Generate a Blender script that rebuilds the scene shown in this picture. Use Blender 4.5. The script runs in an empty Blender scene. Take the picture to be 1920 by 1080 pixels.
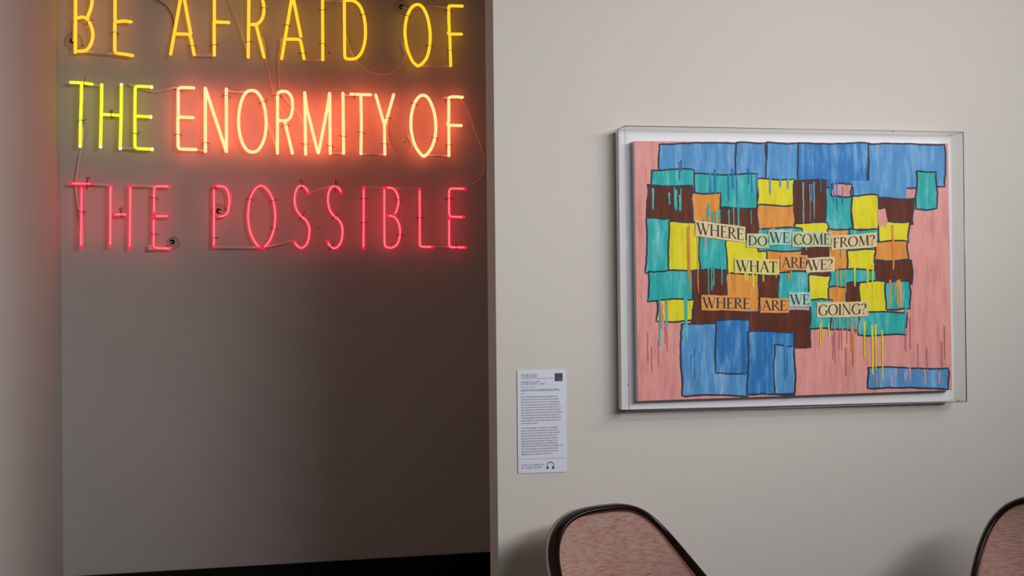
import bpy, bmesh, math, random
import numpy as np
from mathutils import Vector, Matrix

random.seed(7)
S = bpy.context.scene
COL = S.collection

# ------------------------------------------------------------------ camera
F = 2135.0
YAW, PITCH, ROLL = .21407694, .00542298, -.00970858
fw = Vector((math.sin(YAW)*math.cos(PITCH), math.cos(YAW)*math.cos(PITCH), math.sin(PITCH)))
rt0 = Vector((math.cos(YAW), -math.sin(YAW), 0)); up0 = rt0.cross(fw)
rt = rt0*math.cos(ROLL)+up0*math.sin(ROLL); up = -rt0*math.sin(ROLL)+up0*math.cos(ROLL)
CAM = Vector((0, 0, 1.4))
cd = bpy.data.cameras.new('camera'); cam = bpy.data.objects.new('camera', cd); COL.objects.link(cam)
cd.sensor_width = 36; cd.lens = F/1920*36; cd.clip_start = .05; cd.clip_end = 60
M = Matrix((rt, up, -fw)).transposed().to_4x4(); M.translation = CAM
cam.matrix_world = M
S.camera = cam
def at(px, py, Y):
    """world point on the vertical plane y=Y that the photograph shows at (px, py)"""
    d = fw + rt*((px-960)/F) + up*((540-py)/F)
    return CAM + d*(Y/d.y)

# ------------------------------------------------------------------ light, exposure
S.view_settings.view_transform = 'Standard'; S.view_settings.look = 'None'
S.view_settings.gamma = 1; S.view_settings.exposure = 0; S.view_settings.use_curve_mapping = False
W = bpy.data.worlds.new('world'); S.world = W; W.use_nodes = True
W.node_tree.nodes['Background'].inputs[0].default_value = (.80, .88, 1, 1)
W.node_tree.nodes['Background'].inputs[1].default_value = .04
def area(name, loc, target, sx, sy, power, col, spread=180):
    l = bpy.data.lights.new(name, 'AREA'); l.shape = 'RECTANGLE'; l.size = sx; l.size_y = sy
    l.energy = power; l.color = col; l.spread = math.radians(spread)
    o = bpy.data.objects.new(name, l); COL.objects.link(o); o.location = loc
    o.rotation_euler = (Vector(target)-Vector(loc)).to_track_quat('-Z', 'Y').to_euler(); return o
area('gallery_light', (3.9, .55, 2.98), (.05, 3.4, 1.5), 2.1, .8, 23.5, (1, .98, .95), 84)
area('room_light', (3.1, -1.2, 3.0), (1.2, 3.4, 1.65), 3.2, .5, 13, (.98, .99, 1), 56)

# ------------------------------------------------------------------ materials
def lin(c): return tuple(((v/255)/12.92 if v/255 <= .04045 else ((v/255+.055)/1.055)**2.4) for v in c)
def nodes(m):
    m.use_nodes = True; nt = m.node_tree; return nt, nt.nodes['Principled BSDF']
def mat(name, col, rough=.6, var=0, scale=(8, 8, 8), bump=0, bscale=60, metal=0, coat=0, spec=.5):
    m = bpy.data.materials.new(name); nt, b = nodes(m)
    b.inputs['Base Color'].default_value = (*col, 1); b.inputs['Roughness'].default_value = rough
    b.inputs['Metallic'].default_value = metal; b.inputs['Coat Weight'].default_value = coat
    b.inputs['Specular IOR Level'].default_value = spec
    tc = nt.nodes.new('ShaderNodeTexCoord')
    if var:
        mp = nt.nodes.new('ShaderNodeMapping'); mp.inputs['Scale'].default_value = scale
        n = nt.nodes.new('ShaderNodeTexNoise'); n.inputs['Scale'].default_value = 1; n.inputs['Detail'].default_value = 6
        cr = nt.nodes.new('ShaderNodeMapRange'); cr.inputs['From Min'].default_value = .3; cr.inputs['From Max'].default_value = .7
        cr.inputs['To Min'].default_value = 1-var; cr.inputs['To Max'].default_value = 1+var
        mx = nt.nodes.new('ShaderNodeVectorMath'); mx.operation = 'SCALE'; mx.inputs[0].default_value = col
        nt.links.new(tc.outputs['Object'], mp.inputs[0]); nt.links.new(mp.outputs[0], n.inputs['Vector'])
        nt.links.new(n.outputs['Fac'], cr.inputs['Value']); nt.links.new(cr.outputs[0], mx.inputs['Scale'])
        nt.links.new(mx.outputs[0], b.inputs['Base Color'])
    if bump:
        n2 = nt.nodes.new('ShaderNodeTexNoise'); n2.inputs['Scale'].default_value = bscale; n2.inputs['Detail'].default_value = 4
        bp = nt.nodes.new('ShaderNodeBump'); bp.inputs['Strength'].default_value = bump; bp.inputs['Distance'].default_value = .002
        nt.links.new(tc.outputs['Object'], n2.inputs['Vector']); nt.links.new(n2.outputs['Fac'], bp.inputs['Height'])
        nt.links.new(bp.outputs[0], b.inputs['Normal'])
    return m
ILL = .70
def under(c): return tuple(min(.9, v/ILL) for v in lin(c))
def emis(name, col, gloss=True):
    m = bpy.data.materials.new(name); nt, b = nodes(m)
    b.inputs['Base Color'].default_value = (.25, .2, .18, 1); b.inputs['Roughness'].default_value = .15
    b.inputs['Emission Color'].default_value = (*[v/max(col) for v in col], 1); b.inputs['Emission Strength'].default_value = max(col)
    return m
def shell_mat(name, col, fac):
    m = bpy.data.materials.new(name); m.use_nodes = True; nt = m.node_tree; nt.nodes.clear()
    o = nt.nodes.new('ShaderNodeOutputMaterial'); mx = nt.nodes.new('ShaderNodeMixShader')
    t = nt.nodes.new('ShaderNodeBsdfTransparent'); e = nt.nodes.new('ShaderNodeEmission')
    e.inputs[0].default_value = (*[v/max(col) for v in col], 1); e.inputs[1].default_value = max(col)
    mx.inputs[0].default_value = fac
    nt.links.new(t.outputs[0], mx.inputs[1]); nt.links.new(e.outputs[0], mx.inputs[2]); nt.links.new(mx.outputs[0], o.inputs[0]); return m
def clear_mat(name, tint, refl=1.0):
    """thin clear sheet: straight-through transmission plus a fresnel surface reflection"""
    m = bpy.data.materials.new(name); m.use_nodes = True; nt = m.node_tree; nt.nodes.clear()
    o = nt.nodes.new('ShaderNodeOutputMaterial'); mx = nt.nodes.new('ShaderNodeMixShader')
    t = nt.nodes.new('ShaderNodeBsdfTransparent'); t.inputs[0].default_value = (*tint, 1)
    g = nt.nodes.new('ShaderNodeBsdfGlossy'); g.inputs['Roughness'].default_value = .02
    ge = nt.nodes.new('ShaderNodeNewGeometry'); dp = nt.nodes.new('ShaderNodeVectorMath'); dp.operation = 'DOT_PRODUCT'
    nt.links.new(ge.outputs['Incoming'], dp.inputs[0]); nt.links.new(ge.outputs['Normal'], dp.inputs[1])
    def mth(op, a, b_):
        k = nt.nodes.new('ShaderNodeMath'); k.operation = op
        for i, v in enumerate((a, b_)):
            if v is None: continue
            if isinstance(v, (int, float)): k.inputs[i].default_value = v
            else: nt.links.new(v, k.inputs[i])
        return k.outputs[0]
    fr = mth('MULTIPLY_ADD', mth('POWER', mth('SUBTRACT', 1, mth('ABSOLUTE', dp.outputs['Value'], None)), 5), refl)
    fr.node.inputs[2].default_value = .022      # schlick reflectance of a thin clear sheet
    nt.links.new(fr, mx.inputs[0]); nt.links.new(t.outputs[0], mx.inputs[1]); nt.links.new(g.outputs[0], mx.inputs[2])
    nt.links.new(mx.outputs[0], o.inputs[0]); return m

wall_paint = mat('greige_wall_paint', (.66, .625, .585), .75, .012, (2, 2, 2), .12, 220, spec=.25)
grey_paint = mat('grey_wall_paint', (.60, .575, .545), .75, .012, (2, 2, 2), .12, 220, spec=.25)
ceil_m = mat('white_ceiling_paint', (.72, .71, .69), .9)
floor_m = mat('dark_wood_floor', (.05, .032, .022), .45, .3, (1.2, 14, 1))
black_m = mat('black_painted_trim', (.006, .006, .006), .55, spec=.2)
steel_m = mat('dark_wire', (.015, .010, .008), .6, spec=.2)
hole_m = mat('black_grommet_rubber', (.006, .006, .006), .8, spec=.1)
plate_m = clear_mat('clear_plastic_disc', (.975, .975, .975), .3)
discrim_m = mat('dark_disc_rim', (.10, .085, .07), .5)  # dark brown tone of the thin ring round each clear disc
post_m = mat('glass_support_post', (.45, .42, .38), .2)
link_m = mat('blocked_out_glass', (.80, .76, .72), .4)
cable_m = mat('pale_silicone_cable', (.82, .76, .70), .45)
bcable_m = mat('dark_cable', (.05, .04, .03), .5)

# ------------------------------------------------------------------ helpers
WP = {}      # world position of every object's origin
def obj(name, bm, mats, parent=None, smooth=False, origin=None):
    me = bpy.data.meshes.new(name)
    if origin is not None: bmesh.ops.translate(bm, verts=bm.verts, vec=-Vector(origin))
    if smooth:
        for f in bm.faces: f.smooth = True
    bm.to_mesh(me); bm.free()
    for m in (mats if isinstance(mats, (list, tuple)) else [mats]): me.materials.append(m)
    o = bpy.data.objects.new(name, me); COL.objects.link(o)
    WP[o.name] = Vector(origin) if origin is not None else Vector()
    if parent is not None: o.parent = parent
    o.location = WP[o.name]-(WP[parent.name] if parent is not None else Vector())
    return o
def tag(o, label=None, cat=None, group=None, kind=None):
    for k, v in (('label', label), ('category', cat), ('group', group), ('kind', kind)):
        if v: o[k] = v
    return o
def empty(name, loc):
    o = bpy.data.objects.new(name, None); COL.objects.link(o); o.empty_display_size = .1
    o.location = loc; WP[o.name] = Vector(loc); return o
def box(bm, a, b, mi=0):
    x0, y0, z0 = a; x1, y1, z1 = b
    v = [bm.verts.new(p) for p in ((x0,y0,z0),(x1,y0,z0),(x1,y1,z0),(x0,y1,z0),(x0,y0,z1),(x1,y0,z1),(x1,y1,z1),(x0,y1,z1))]
    for q in ((0,3,2,1),(4,5,6,7),(0,1,5,4),(1,2,6,5),(2,3,7,6),(3,0,4,7)):
        f = bm.faces.new([v[i] for i in q]); f.material_index = mi
def slab(bm, quad, Yf, Yb, mi=0):
    """thick panel: four pixel corners TL,TR,BR,BL read on plane Yf, extruded back to Yb"""
    fr = [at(x, y, Yf) for x, y in quad]; bk = [Vector((p.x, Yb, p.z)) for p in fr]
    v = [bm.verts.new(p) for p in fr+bk]
    for q in ((0,3,2,1),(4,5,6,7),(0,1,5,4),(1,2,6,5),(2,3,7,6),(3,0,4,7)):
        f = bm.faces.new([v[i] for i in q]); f.material_index = mi
    bmesh.ops.recalc_face_normals(bm, faces=bm.faces)
def catmull(p, n=6, closed=False):
    p = [Vector(q) for q in p]
    if len(p) < 3: return p
    out = []
    N = len(p)
    for i in range(N if closed else N-1):
        a = p[(i-1) % N] if (closed or i > 0) else p[0]*2-p[1]
        b = p[i]; c = p[(i+1) % N]
        d = p[(i+2) % N] if (closed or i+2 < N) else p[-1]*2-p[-2]
        for k in range(n):
            t = k/n
            out.append(.5*((2*b)+(c-a)*t+(2*a-5*b+4*c-d)*t*t+(-a+3*b-3*c+d)*t**3))
    if not closed: out.append(p[-1])
    return out
def sweep(bm, pts, r, seg=8, closed=False, caps=True, mi=0, radii=None):
    pts = [Vector(p) for p in pts]; N = len(pts)
    if radii is None: radii = [r]*N
    if caps and not closed:
        t0 = (pts[0]-pts[1]).normalized(); t1 = (pts[-1]-pts[-2]).normalized()
        pts = [pts[0]+t0*r*.95, pts[0]+t0*r*.6] + pts + [pts[-1]+t1*r*.6, pts[-1]+t1*r*.95]
        radii = [r*.3, r*.8]+radii+[r*.8, r*.3]; N = len(pts)
    nrm = None; rings = []
    for i, p in enumerate(pts):
        if closed: t = pts[(i+1) % N]-pts[i-1]
        else: t = pts[min(i+1, N-1)]-pts[max(i-1, 0)]
        t.normalize()
        if nrm is None:
            nrm = t.orthogonal().normalized()
        nrm = (nrm-t*nrm.dot(t)).normalized(); b = t.cross(nrm)
        rings.append([bm.verts.new(p+(nrm*math.cos(2*math.pi*k/seg)+b*math.sin(2*math.pi*k/seg))*radii[i]) for k in range(seg)])
    fs = []
    for i in range(N if closed else N-1):
        a = rings[i]; b = rings[(i+1) % N]
        sh = 0
        if closed and i == N-1:
            sh = min(range(seg), key=lambda s: sum((a[k].co-b[(k+s) % seg].co).length for k in range(seg)))
        for k in range(seg):
            f = bm.faces.new((a[k], a[(k+1) % seg], b[(k+1+sh) % seg], b[(k+sh) % seg])); f.smooth = True; f.material_index = mi; fs.append(f)
    if not closed:
        for rg in (rings[0], rings[-1]):
            f = bm.faces.new(rg); f.material_index = mi; fs.append(f)
    bmesh.ops.recalc_face_normals(bm, faces=fs)
def fillet(p, rad):
    p = [Vector(q) for q in p]
    if len(p) < 3: return p
    out = [p[0]]
    for i in range(1, len(p)-1):
        a, b, c = p[i-1], p[i], p[i+1]
        r = min(rad, (a-b).length*.45, (c-b).length*.45)
        s = b+(a-b).normalized()*r; e = b+(c-b).normalized()*r
        for k in range(5):
            t = k/4; out.append(s*(1-t)**2+b*2*t*(1-t)+e*t*t)
    out.append(p[-1]); return out

# ------------------------------------------------------------------ the setting
YF, YB = 3.4, 5.4
XL = at(115, 540, YB).x
XE = at(929.5, 540, YF).x
THK = XE/((at(914.5, 540, 1).x))-YF      # thickness of the partition
ZC = 3.3
def struct(name, bm, m, parent=None):
    o = obj(name, bm, m, parent)
    if parent is None: o['kind'] = 'structure'
    return o
b = bmesh.new(); box(b, (XL-.1, -4, -.1), (5.5, YB+.1, 0)); struct('floor', b, floor_m)
b = bmesh.new(); box(b, (XL-.1, -4, ZC), (5.5, YB+.1, ZC+.1)); struct('ceiling', b, ceil_m)
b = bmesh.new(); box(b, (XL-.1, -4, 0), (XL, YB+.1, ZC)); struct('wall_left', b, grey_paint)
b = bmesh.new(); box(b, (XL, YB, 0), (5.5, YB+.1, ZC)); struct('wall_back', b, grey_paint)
b = bmesh.new(); box(b, (XE, YF, 0), (5.4, YF+THK, ZC)); struct('wall_front', b, wall_paint)
b = bmesh.new(); box(b, (5.4, -4, 0), (5.5, YB, ZC)); struct('wall_right', b, wall_paint)
zb = at(560, 1057, YB-.018).z
b = bmesh.new(); box(b, (XL, YB-.018, 0), (5.4, YB, zb)); struct('baseboard_back', b, black_m)
b = bmesh.new(); box(b, (XE, YF-.015, 0), (5.4, YF, .14)); struct('baseboard_front', b, black_m)

# ------------------------------------------------------------------ neon words
YN = YB-.055      # plane of the lit tubes
YK = YB-.034      # plane of the blocked-out links behind them
TR = .0071
ZM = 6.3533
def Z(ox, oy):
    return lambda x, y, Y=YN: at(ox+x/ZM, oy+y/ZM, Y)
amber = emis('amber_neon', (1.75, .66, .012)); gold = emis('golden_neon', (1.6, .70, .014))
lemon = emis('lemon_neon', (.93, .93, .004)); tipm = emis('pale_tube_tip', (1.15, 1.15, .75))
fire = emis('flame_neon', (5.8, .86, .36))
rose_core = emis('rose_neon_core', (5.2, .50, .42)); rose_shell = shell_mat('rose_glass_shell', (1.7, .006, .10), .5)

def support(parent, p, tangent, low=False):
    """wire tie round the tube, twisted ends and a glass post to the wall"""
    bm = bmesh.new(); t = Vector(tangent).normalized()
    u = t.orthogonal().normalized(); w = t.cross(u)
    ring = [p+(u*math.cos(a)+w*math.sin(a))*(TR+.0007) for a in [i*math.pi/5 for i in range(10)]]
    sweep(bm, ring, .0014, 4, closed=True)
    side = Vector((t.z, 0, -t.x)).normalized() if abs(t.x)+abs(t.z) > 1e-3 else Vector((1, 0, 0))
    for s in (-1, 1):
        a0 = p+side*s*(TR+.001)+Vector((0, .006, 0))
        sweep(bm, [a0, a0+side*s*.006+Vector((0, .004, random.uniform(-.006, .006))), a0+side*s*random.uniform(.008, .014)+Vector((0, -.002, random.uniform(-.01, .01)))], .0015, 4)
    q = p+Vector((0, TR, 0))
    sweep(bm, [q, Vector((q.x, YB, q.z))], .0042, 6, caps=False, mi=1)
    foot = Vector((q.x, YB-.004, q.z)); sweep(bm, [foot, foot+Vector((0, .004, 0))], .008, 8, caps=False, mi=1)
    return obj('tube_support', bm, [steel_m, post_m], parent, origin=p)

def trim(p, d):
    """shorten an open path by d at both ends"""
    for _ in range(2):
        p = p[::-1]; r = d
        while len(p) > 2 and (p[1]-p[0]).length <= r: r -= (p[1]-p[0]).length; p = p[1:]
        L = (p[1]-p[0]).length
        p = [p[0]+(p[1]-p[0])*min(.9, r/L)]+p[1:]
    return p
def letter(parent, zf, paths, mat_, ties=(), shell=None, tips=(), label=None):
    """one letter: list of ('l'|'c'|'o', points). ties/tips: points in zoom pixels"""
    bm = bmesh.new(); core = bmesh.new() if shell else None
    segs = []
    for kind, pts in paths:
        w = [zf(*q) for q in pts]
        w = catmull(w, 5, closed=(kind == 'o')) if kind in 'co' else fillet(w, .014)
        segs += [(w[i], w[i+1]) for i in range(len(w)-1)]
        sweep(bm, w, TR, 10, closed=(kind == 'o'))
        if shell:
            sweep(core, trim(w, .010) if kind != 'o' else w, TR*.46, 8, closed=(kind == 'o'))
    for q in tips:
        p = zf(*q); sweep(bm, [p+Vector((0, 0, .0015)), p-Vector((0, 0, .0015))], TR*1.03, 10, mi=1)
    mats = [shell or mat_, tipm] if tips else [shell or mat_]
    o = obj('neon_letter', bm, mats, parent, origin=segs[0][0])
    if shell: obj('glowing_gas', core, mat_, o, origin=segs[0][0])
    for q in ties:
        p = zf(*q)
        def near(s):
            a, c = s; d = c-a; t = max(0, min(1, (p-a).dot(d)/max(d.length_squared, 1e-9))); return (a+d*t-p).length, a+d*t, d
        dd, pt, dr = min((near(s) for s in segs), key=lambda k: k[0])
        support(o, pt, dr)
    return o
def link(parent, zf, pts, r=.0058, Y=YK, name='tube_link', m=None, smooth=False):
    bm = bmesh.new(); w = [zf(x, y, Y) for x, y in pts]
    if smooth: w = catmull(w, 6)
    else: w = fillet(w, .01)
    sweep(bm, w, r, 8); return obj(name, bm, m or link_m, parent, origin=w[0])
def word(zf, x, y, label, group):
    e = empty('neon_word', zf(x, y, YB)); return tag(e, label, 'neon sign', group)
G1, G2, G3 = 'neon words of the top row', 'neon words of the middle row', 'neon words of the bottom row'
zA, zB, zC, zD = Z(100, 0), Z(300, 0), Z(480, 0), Z(640, 0)
zE, zF, zG, zH = Z(100, 130), Z(300, 140), Z(480, 140), Z(640, 150)
zI, zJ, zK, zL = Z(100, 320), Z(300, 320), Z(480, 320), Z(640, 320)

# --- top row
w = word(zA, 263, 620, 'amber neon word BE at the left end of the top row', G1)
letter(w, zA, [('l', [(266, -160), (264, 300), (262, 625)]), ('c', [(292, -150), (370, -145), (440, -90), (462, -10), (450, 90), (408, 205)]),
               ('c', [(298, 214), (345, 203), (395, 220), (432, 270), (463, 350), (470, 440), (445, 530), (400, 590), (350, 608), (298, 610)])],
       amber, [(425, 250)])
letter(w, zA, [('l', [(920, -140), (737, -142), (735, 265), (840, 248), (925, 260)]), ('l', [(733, 270), (732, 632), (850, 645), (945, 662)])], amber, [(732, 385)])
link(w, zA, [(400, 622), (735, 645)])
w = word(zB, 127, 640, 'yellow neon word AFRAID in the middle of the top row', G1)
letter(w, zB, [('l', [(127, 645), (242, 0), (262, -125)]), ('l', [(266, -125), (292, 0), (366, 400)]), ('l', [(202, 405), (352, 407), (372, 470), (408, 652)])], amber, [(395, 545)])
letter(w, zB, [('l', [(830, -138), (648, -140), (648, 240), (668, 262), (820, 268)]), ('l', [(645, 262), (647, 657)])], gold, [(647, 535)])
link(w, zB, [(415, 657), (630, 660)])
link(w, zB, [(835, -60), (850, 60), (920, 240), (1035, 600)], r=.0045, smooth=True)
letter(w, zB, [('l', [(1060, -150), (1058, 100), (1051, 680)]), ('c', [(1072, -135), (1140, -130), (1200, -70), (1236, 60), (1238, 130), (1220, 215), (1175, 275), (1130, 292), (1090, 292)]),
               ('l', [(1148, 305), (1240, 680)])], gold, [(1230, 95), (1052, 495)])
letter(w, zB, [('l', [(1450, 698), (1566, 0), (1577, -65)]), ('l', [(1577, -65), (1592, 0), (1678, 430)]), ('l', [(1515, 466), (1668, 468), (1685, 530), (1715, 700)])], gold, [(1512, 302), (1708, 635)])
letter(w, zC, [('l', [(793, -120), (793, 100), (796, 712)])], gold, [(793, 122), (795, 520)])
letter(w, zC, [('l', [(1052, 20), (1057, 655)]), ('c', [(1057, 670), (1075, 698), (1150, 703), (1205, 685), (1262, 615), (1297, 490), (1304, 360), (1294, 240), (1262, 120), (1215, 45), (1150, 8), (1058, 5)])], gold, [(1287, 172)])
link(w, zC, [(585, 712), (780, 715)]); link(w, zC, [(830, 3), (1035, 9)])
w = word(zD, 905, 780, 'yellow neon word OF at the right end of the top row', G1)
letter(w, zD, [('c', [(905, 785), (845, 725), (792, 600), (766, 480), (758, 370), (770, 250), (802, 150), (850, 78), (905, 54), (960, 78), (1012, 165), (1045, 290), (1059, 420), (1050, 560), (1020, 680), (972, 748), (925, 785)])], gold, [(782, 188), (1055, 545)])
letter(w, zD, [('l', [(1442, 73), (1310, 70), (1280, 72), (1280, 240), (1287, 370), (1272, 402), (1300, 405), (1432, 407)]), ('l', [(1292, 425), (1303, 782)])], gold, [(1281, 125), (1297, 600)])
link(w, zD, [(970, 788), (1290, 792)])

# --- middle row
w = word(zE, 330, 920, 'lemon yellow-green neon word THE at the left end of the middle row', G2)
letter(w, zE, [('l', [(205, 155), (340, 160), (462, 177)]), ('l', [(337, 185), (335, 330), (325, 600), (320, 915)])], lemon, [(368, 162), (328, 607)], tips=[(319, 912)])
letter(w, zE, [('l', [(577, 182), (575, 400), (562, 922)]), ('l', [(812, 185), (808, 560), (797, 940)]), ('l', [(597, 537), (790, 547)])], lemon, [(690, 542)], tips=[(812, 186), (562, 920), (797, 940)])
letter(w, zE, [('l', [(1172, 210), (1050, 202), (975, 203), (972, 545)]), ('l', [(968, 570), (1000, 556), (1158, 566)]), ('l', [(972, 575), (972, 942), (1180, 952)])], lemon, [(976, 765)], tips=[(1170, 211), (1160, 566), (1178, 952)])
link(w, zE, [(470, 180), (565, 190)]); link(w, zE, [(815, 942), (975, 944)]); link(w, zE, [(915, 176), (1000, 200)], r=.0075)
w = word(zF, 220, 880, 'bright red-orange neon word ENORMITY glowing in the middle row', G2)
letter(w, zF, [('l', [(402, 158), (300, 153), (217, 155), (217, 500), (240, 505), (395, 512)]), ('l', [(212, 520), (217, 885), (430, 892)])], fire, [(217, 190), (217, 710)])
letter(w, zF, [('l', [(540, 162), (541, 915)]), ('l', [(545, 175), (788, 912)]), ('l', [(790, 172), (792, 912)])], fire, [(541, 810), (790, 250)])
letter(w, zF, [('o', [(1100, 188), (1040, 202), (988, 270), (952, 385), (936, 520), (945, 680), (985, 820), (1040, 900), (1100, 922), (1165, 900), (1222, 815), (1255, 700), (1264, 560), (1250, 420), (1215, 300), (1160, 213)])], fire, [(1228, 325)])
letter(w, zF, [('l', [(1398, 935), (1401, 260)]), ('c', [(1401, 255), (1412, 215), (1460, 198), (1520, 210), (1565, 265), (1579, 350), (1575, 430), (1550, 510), (1505, 545), (1425, 548)]), ('l', [(1492, 580), (1577, 935)])], fire, [(1402, 245), (1497, 600)])
letter(w, zG, [('l', [(580, 215), (592, 948)]), ('l', [(583, 235), (603, 390), (742, 952), (862, 330), (876, 225)]), ('l', [(879, 228), (884, 938)])], fire, [(590, 830), (884, 848)])
letter(w, zG, [('l', [(1036, 222), (1044, 938)])], fire, [(1042, 735)])
letter(w, zG, [('l', [(1130, 231), (1365, 240)]), ('l', [(1249, 250), (1256, 600), (1250, 940)])], fire, [(1175, 233), (1255, 685)])
letter(w, zG, [('l', [(1427, 243), (1527, 590)]), ('l', [(1640, 238), (1540, 585)]), ('l', [(1530, 610), (1535, 948)])], fire, [(1562, 520), (1534, 825)])
link(w, zF, [(435, 893), (480, 905), (530, 915)]); link(w, zF, [(805, 190), (1060, 206)])
link(w, zF, [(1278, 560), (1395, 905)]); link(w, zG, [(900, 943), (1030, 944)]); link(w, zG, [(1050, 240), (1125, 242)]); link(w, zG, [(1265, 948), (1520, 958)])
w = word(zH, 980, 900, 'red-orange neon word OF at the right end of the middle row', G2)
letter(w, zH, [('c', [(972, 908), (920, 850), (870, 760), (840, 645), (828, 530), (838, 400), (870, 282), (920, 205), (972, 182), (1028, 208), (1080, 305), (1115, 430), (1126, 560), (1115, 680), (1085, 785), (1042, 858), (992, 908)])], fire, [(868, 283), (1108, 688)])
letter(w, zH, [('l', [(1442, 205), (1360, 200), (1280, 202), (1280, 490), (1262, 530), (1290, 538), (1428, 543)]), ('l', [(1280, 555), (1282, 902)])], fire, [(1280, 238), (1281, 775)])
link(w, zH, [(1030, 900), (1270, 908)]); link(w, zH, [(1228, 205), (1275, 205)], r=.0085)

# --- bottom row
RC = dict(shell=rose_shell)
w = word(zI, 338, 905, 'rose pink neon word THE at the left end of the bottom row', G3)
letter(w, zI, [('l', [(205, 153), (460, 156)]), ('l', [(337, 188), (335, 500), (329, 912)])], rose_core, [(400, 154), (334, 493)], **RC)
letter(w, zI, [('l', [(683, 168), (679, 900)]), ('l', [(918, 174), (911, 922)]), ('l', [(712, 521), (888, 522)])], rose_core, [(810, 521)], **RC)
letter(w, zI, [('l', [(1398, 189), (1290, 185), (1202, 186), (1200, 510)]), ('l', [(1205, 540), (1385, 542)]), ('l', [(1197, 565), (1195, 920), (1405, 927)])], rose_core, [(1200, 325), (1196, 755)], **RC)
link(w, zI, [(475, 160), (665, 172)]); link(w, zI, [(945, 178), (1192, 186)]); link(w, zI, [(1140, 905), (1180, 907)], r=.0075); link(w, zI, [(1142, 935), (1182, 935)], r=.0075)
w = word(zJ, 643, 900, 'rose pink neon word POSSIBLE across the bottom row', G3)
letter(w, zJ, [('l', [(643, 205), (643, 908)]), ('c', [(655, 189), (730, 184), (790, 212), (822, 300), (826, 400), (802, 500), (750, 540), (680, 546)])], rose_core, [(643, 195), (643, 798)], **RC)
letter(w, zJ, [('c', [(1195, 922), (1132, 850), (1080, 740), (1052, 600), (1052, 480), (1072, 340), (1130, 225), (1200, 180), (1270, 215), (1340, 330), (1370, 480), (1371, 600), (1355, 710), (1305, 835), (1232, 922)])], rose_core, [(1072, 340), (1345, 360), (1360, 695)], **RC)
letter(w, zJ, [('c', [(1770, 272), (1740, 212), (1690, 180), (1640, 203), (1607, 290), (1607, 390), (1632, 475), (1680, 540), (1740, 592), (1774, 660), (1780, 740), (1755, 860), (1690, 920), (1630, 890), (1597, 838)])], rose_core, [(1690, 180), (1685, 545)], **RC)
letter(w, zK, [('c', [(1017, 268), (990, 212), (940, 187), (890, 207), (860, 290), (860, 390), (885, 478), (930, 540), (990, 592), (1024, 660), (1030, 750), (1008, 860), (940, 925), (880, 893), (850, 840)])], rose_core, [(945, 187), (935, 545), (895, 905)], **RC)
letter(w, zK, [('l', [(1283, 200), (1281, 925)])], rose_core, [(1282, 330), (1282, 620)], **RC)
letter(w, zK, [('c', [(1528, 205), (1528, 520), (1530, 830), (1540, 895), (1575, 916), (1625, 915), (1680, 878), (1709, 800), (1715, 700), (1692, 610), (1640, 548), (1565, 534)]), ('c', [(1545, 204), (1600, 205), (1650, 228), (1686, 290), (1697, 370), (1680, 460), (1648, 528)])], rose_core, [(1696, 348), (1712, 762)], **RC)
letter(w, zL, [('l', [(933, 218), (935, 905), (1088, 910)])], rose_core, [(934, 560)], **RC)
letter(w, zL, [('l', [(1478, 218), (1380, 213), (1284, 214), (1283, 510), (1296, 548), (1460, 553)]), ('l', [(1285, 565), (1285, 911), (1480, 915)])], rose_core, [(1283, 328), (1370, 913)], **RC)
link(w, zJ, [(665, 912), (1180, 920)]); link(w, zJ, [(1270, 908), (1440, 876), (1580, 832)]); link(w, zK, [(640, 270), (875, 190)])
link(w, zK, [(1310, 200), (1905, 214)]); link(w, zL, [(1105, 912), (1285, 912)])

# --- loose cables between the words, and the cable outlets in the wall
def cable(zf, pts, label, r=.0032, m=None, Y=None, boots=()):
    bm = bmesh.new(); Y = Y or YB-.02
    w = catmull([zf(x, y, Y) for x, y in pts], 6); sweep(bm, w, r, 8)
    o = obj('cable', bm, m or cable_m, None, origin=w[0]); tag(o, label, 'cable', 'neon supply cables')
    for a, c in boots:
        bm = bmesh.new(); sweep(bm, [zf(*a, Y), zf(*c, Y)], r*1.9, 8); obj('cable_boot', bm, m or cable_m, o, origin=zf(*a, Y))
    return o
cable(zA, [(1100, -60), (1230, 0), (1330, 65), (1400, 160), (1432, 265), (1440, 360)], 'thin dark cable curving down to the first A of the yellow word AFRAID', .0024, bcable_m)
cable(zB, [(1225, 460), (1247, 590), (1268, 740), (1310, 920), (1345, 1080), (1400, 1230), (1500, 1390), (1535, 1500)], 'pale cable running down from the yellow R to behind the red-orange R', .0036, boots=[((1225, 460), (1250, 600))])
cable(zB, [(1448, 460), (1440, 570), (1418, 640), (1412, 760), (1418, 930), (1442, 1080), (1540, 1230), (1640, 1340), (1705, 1470)], 'pale cable running down from the second yellow A to the red-orange M', .0036, boots=[((1448, 462), (1440, 570))])
cable(zC, [(1033, 195), (1050, 330), (1085, 450), (1122, 580), (1185, 705), (1300, 820), (1420, 878), (1530, 885), (1650, 850), (1740, 765), (1782, 670), (1775, 610), (1745, 520)], 'pale cable looping from the yellow D to the yellow O in the top row', .0034, boots=[((1775, 610), (1747, 525))])
cable(zE, [(1070, 236), (1170, 262), (1260, 256), (1350, 235), (1400, 225), (1460, 212)], 'short pale cable joining lemon THE to red-orange ENORMITY', .0034, boots=[((1355, 234), (1460, 212))])
cable(zE, [(350, 700), (345, 900), (318, 1010), (298, 1130), (278, 1270), (270, 1350), (275, 1480), (292, 1620), (330, 1800), (350, 1920), (352, 2010), (345, 2100)], 'pale cable hanging along the left from lemon THE down to pink THE', .0036, boots=[((350, 700), (346, 830)), ((352, 1990), (346, 2090))])
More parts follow.
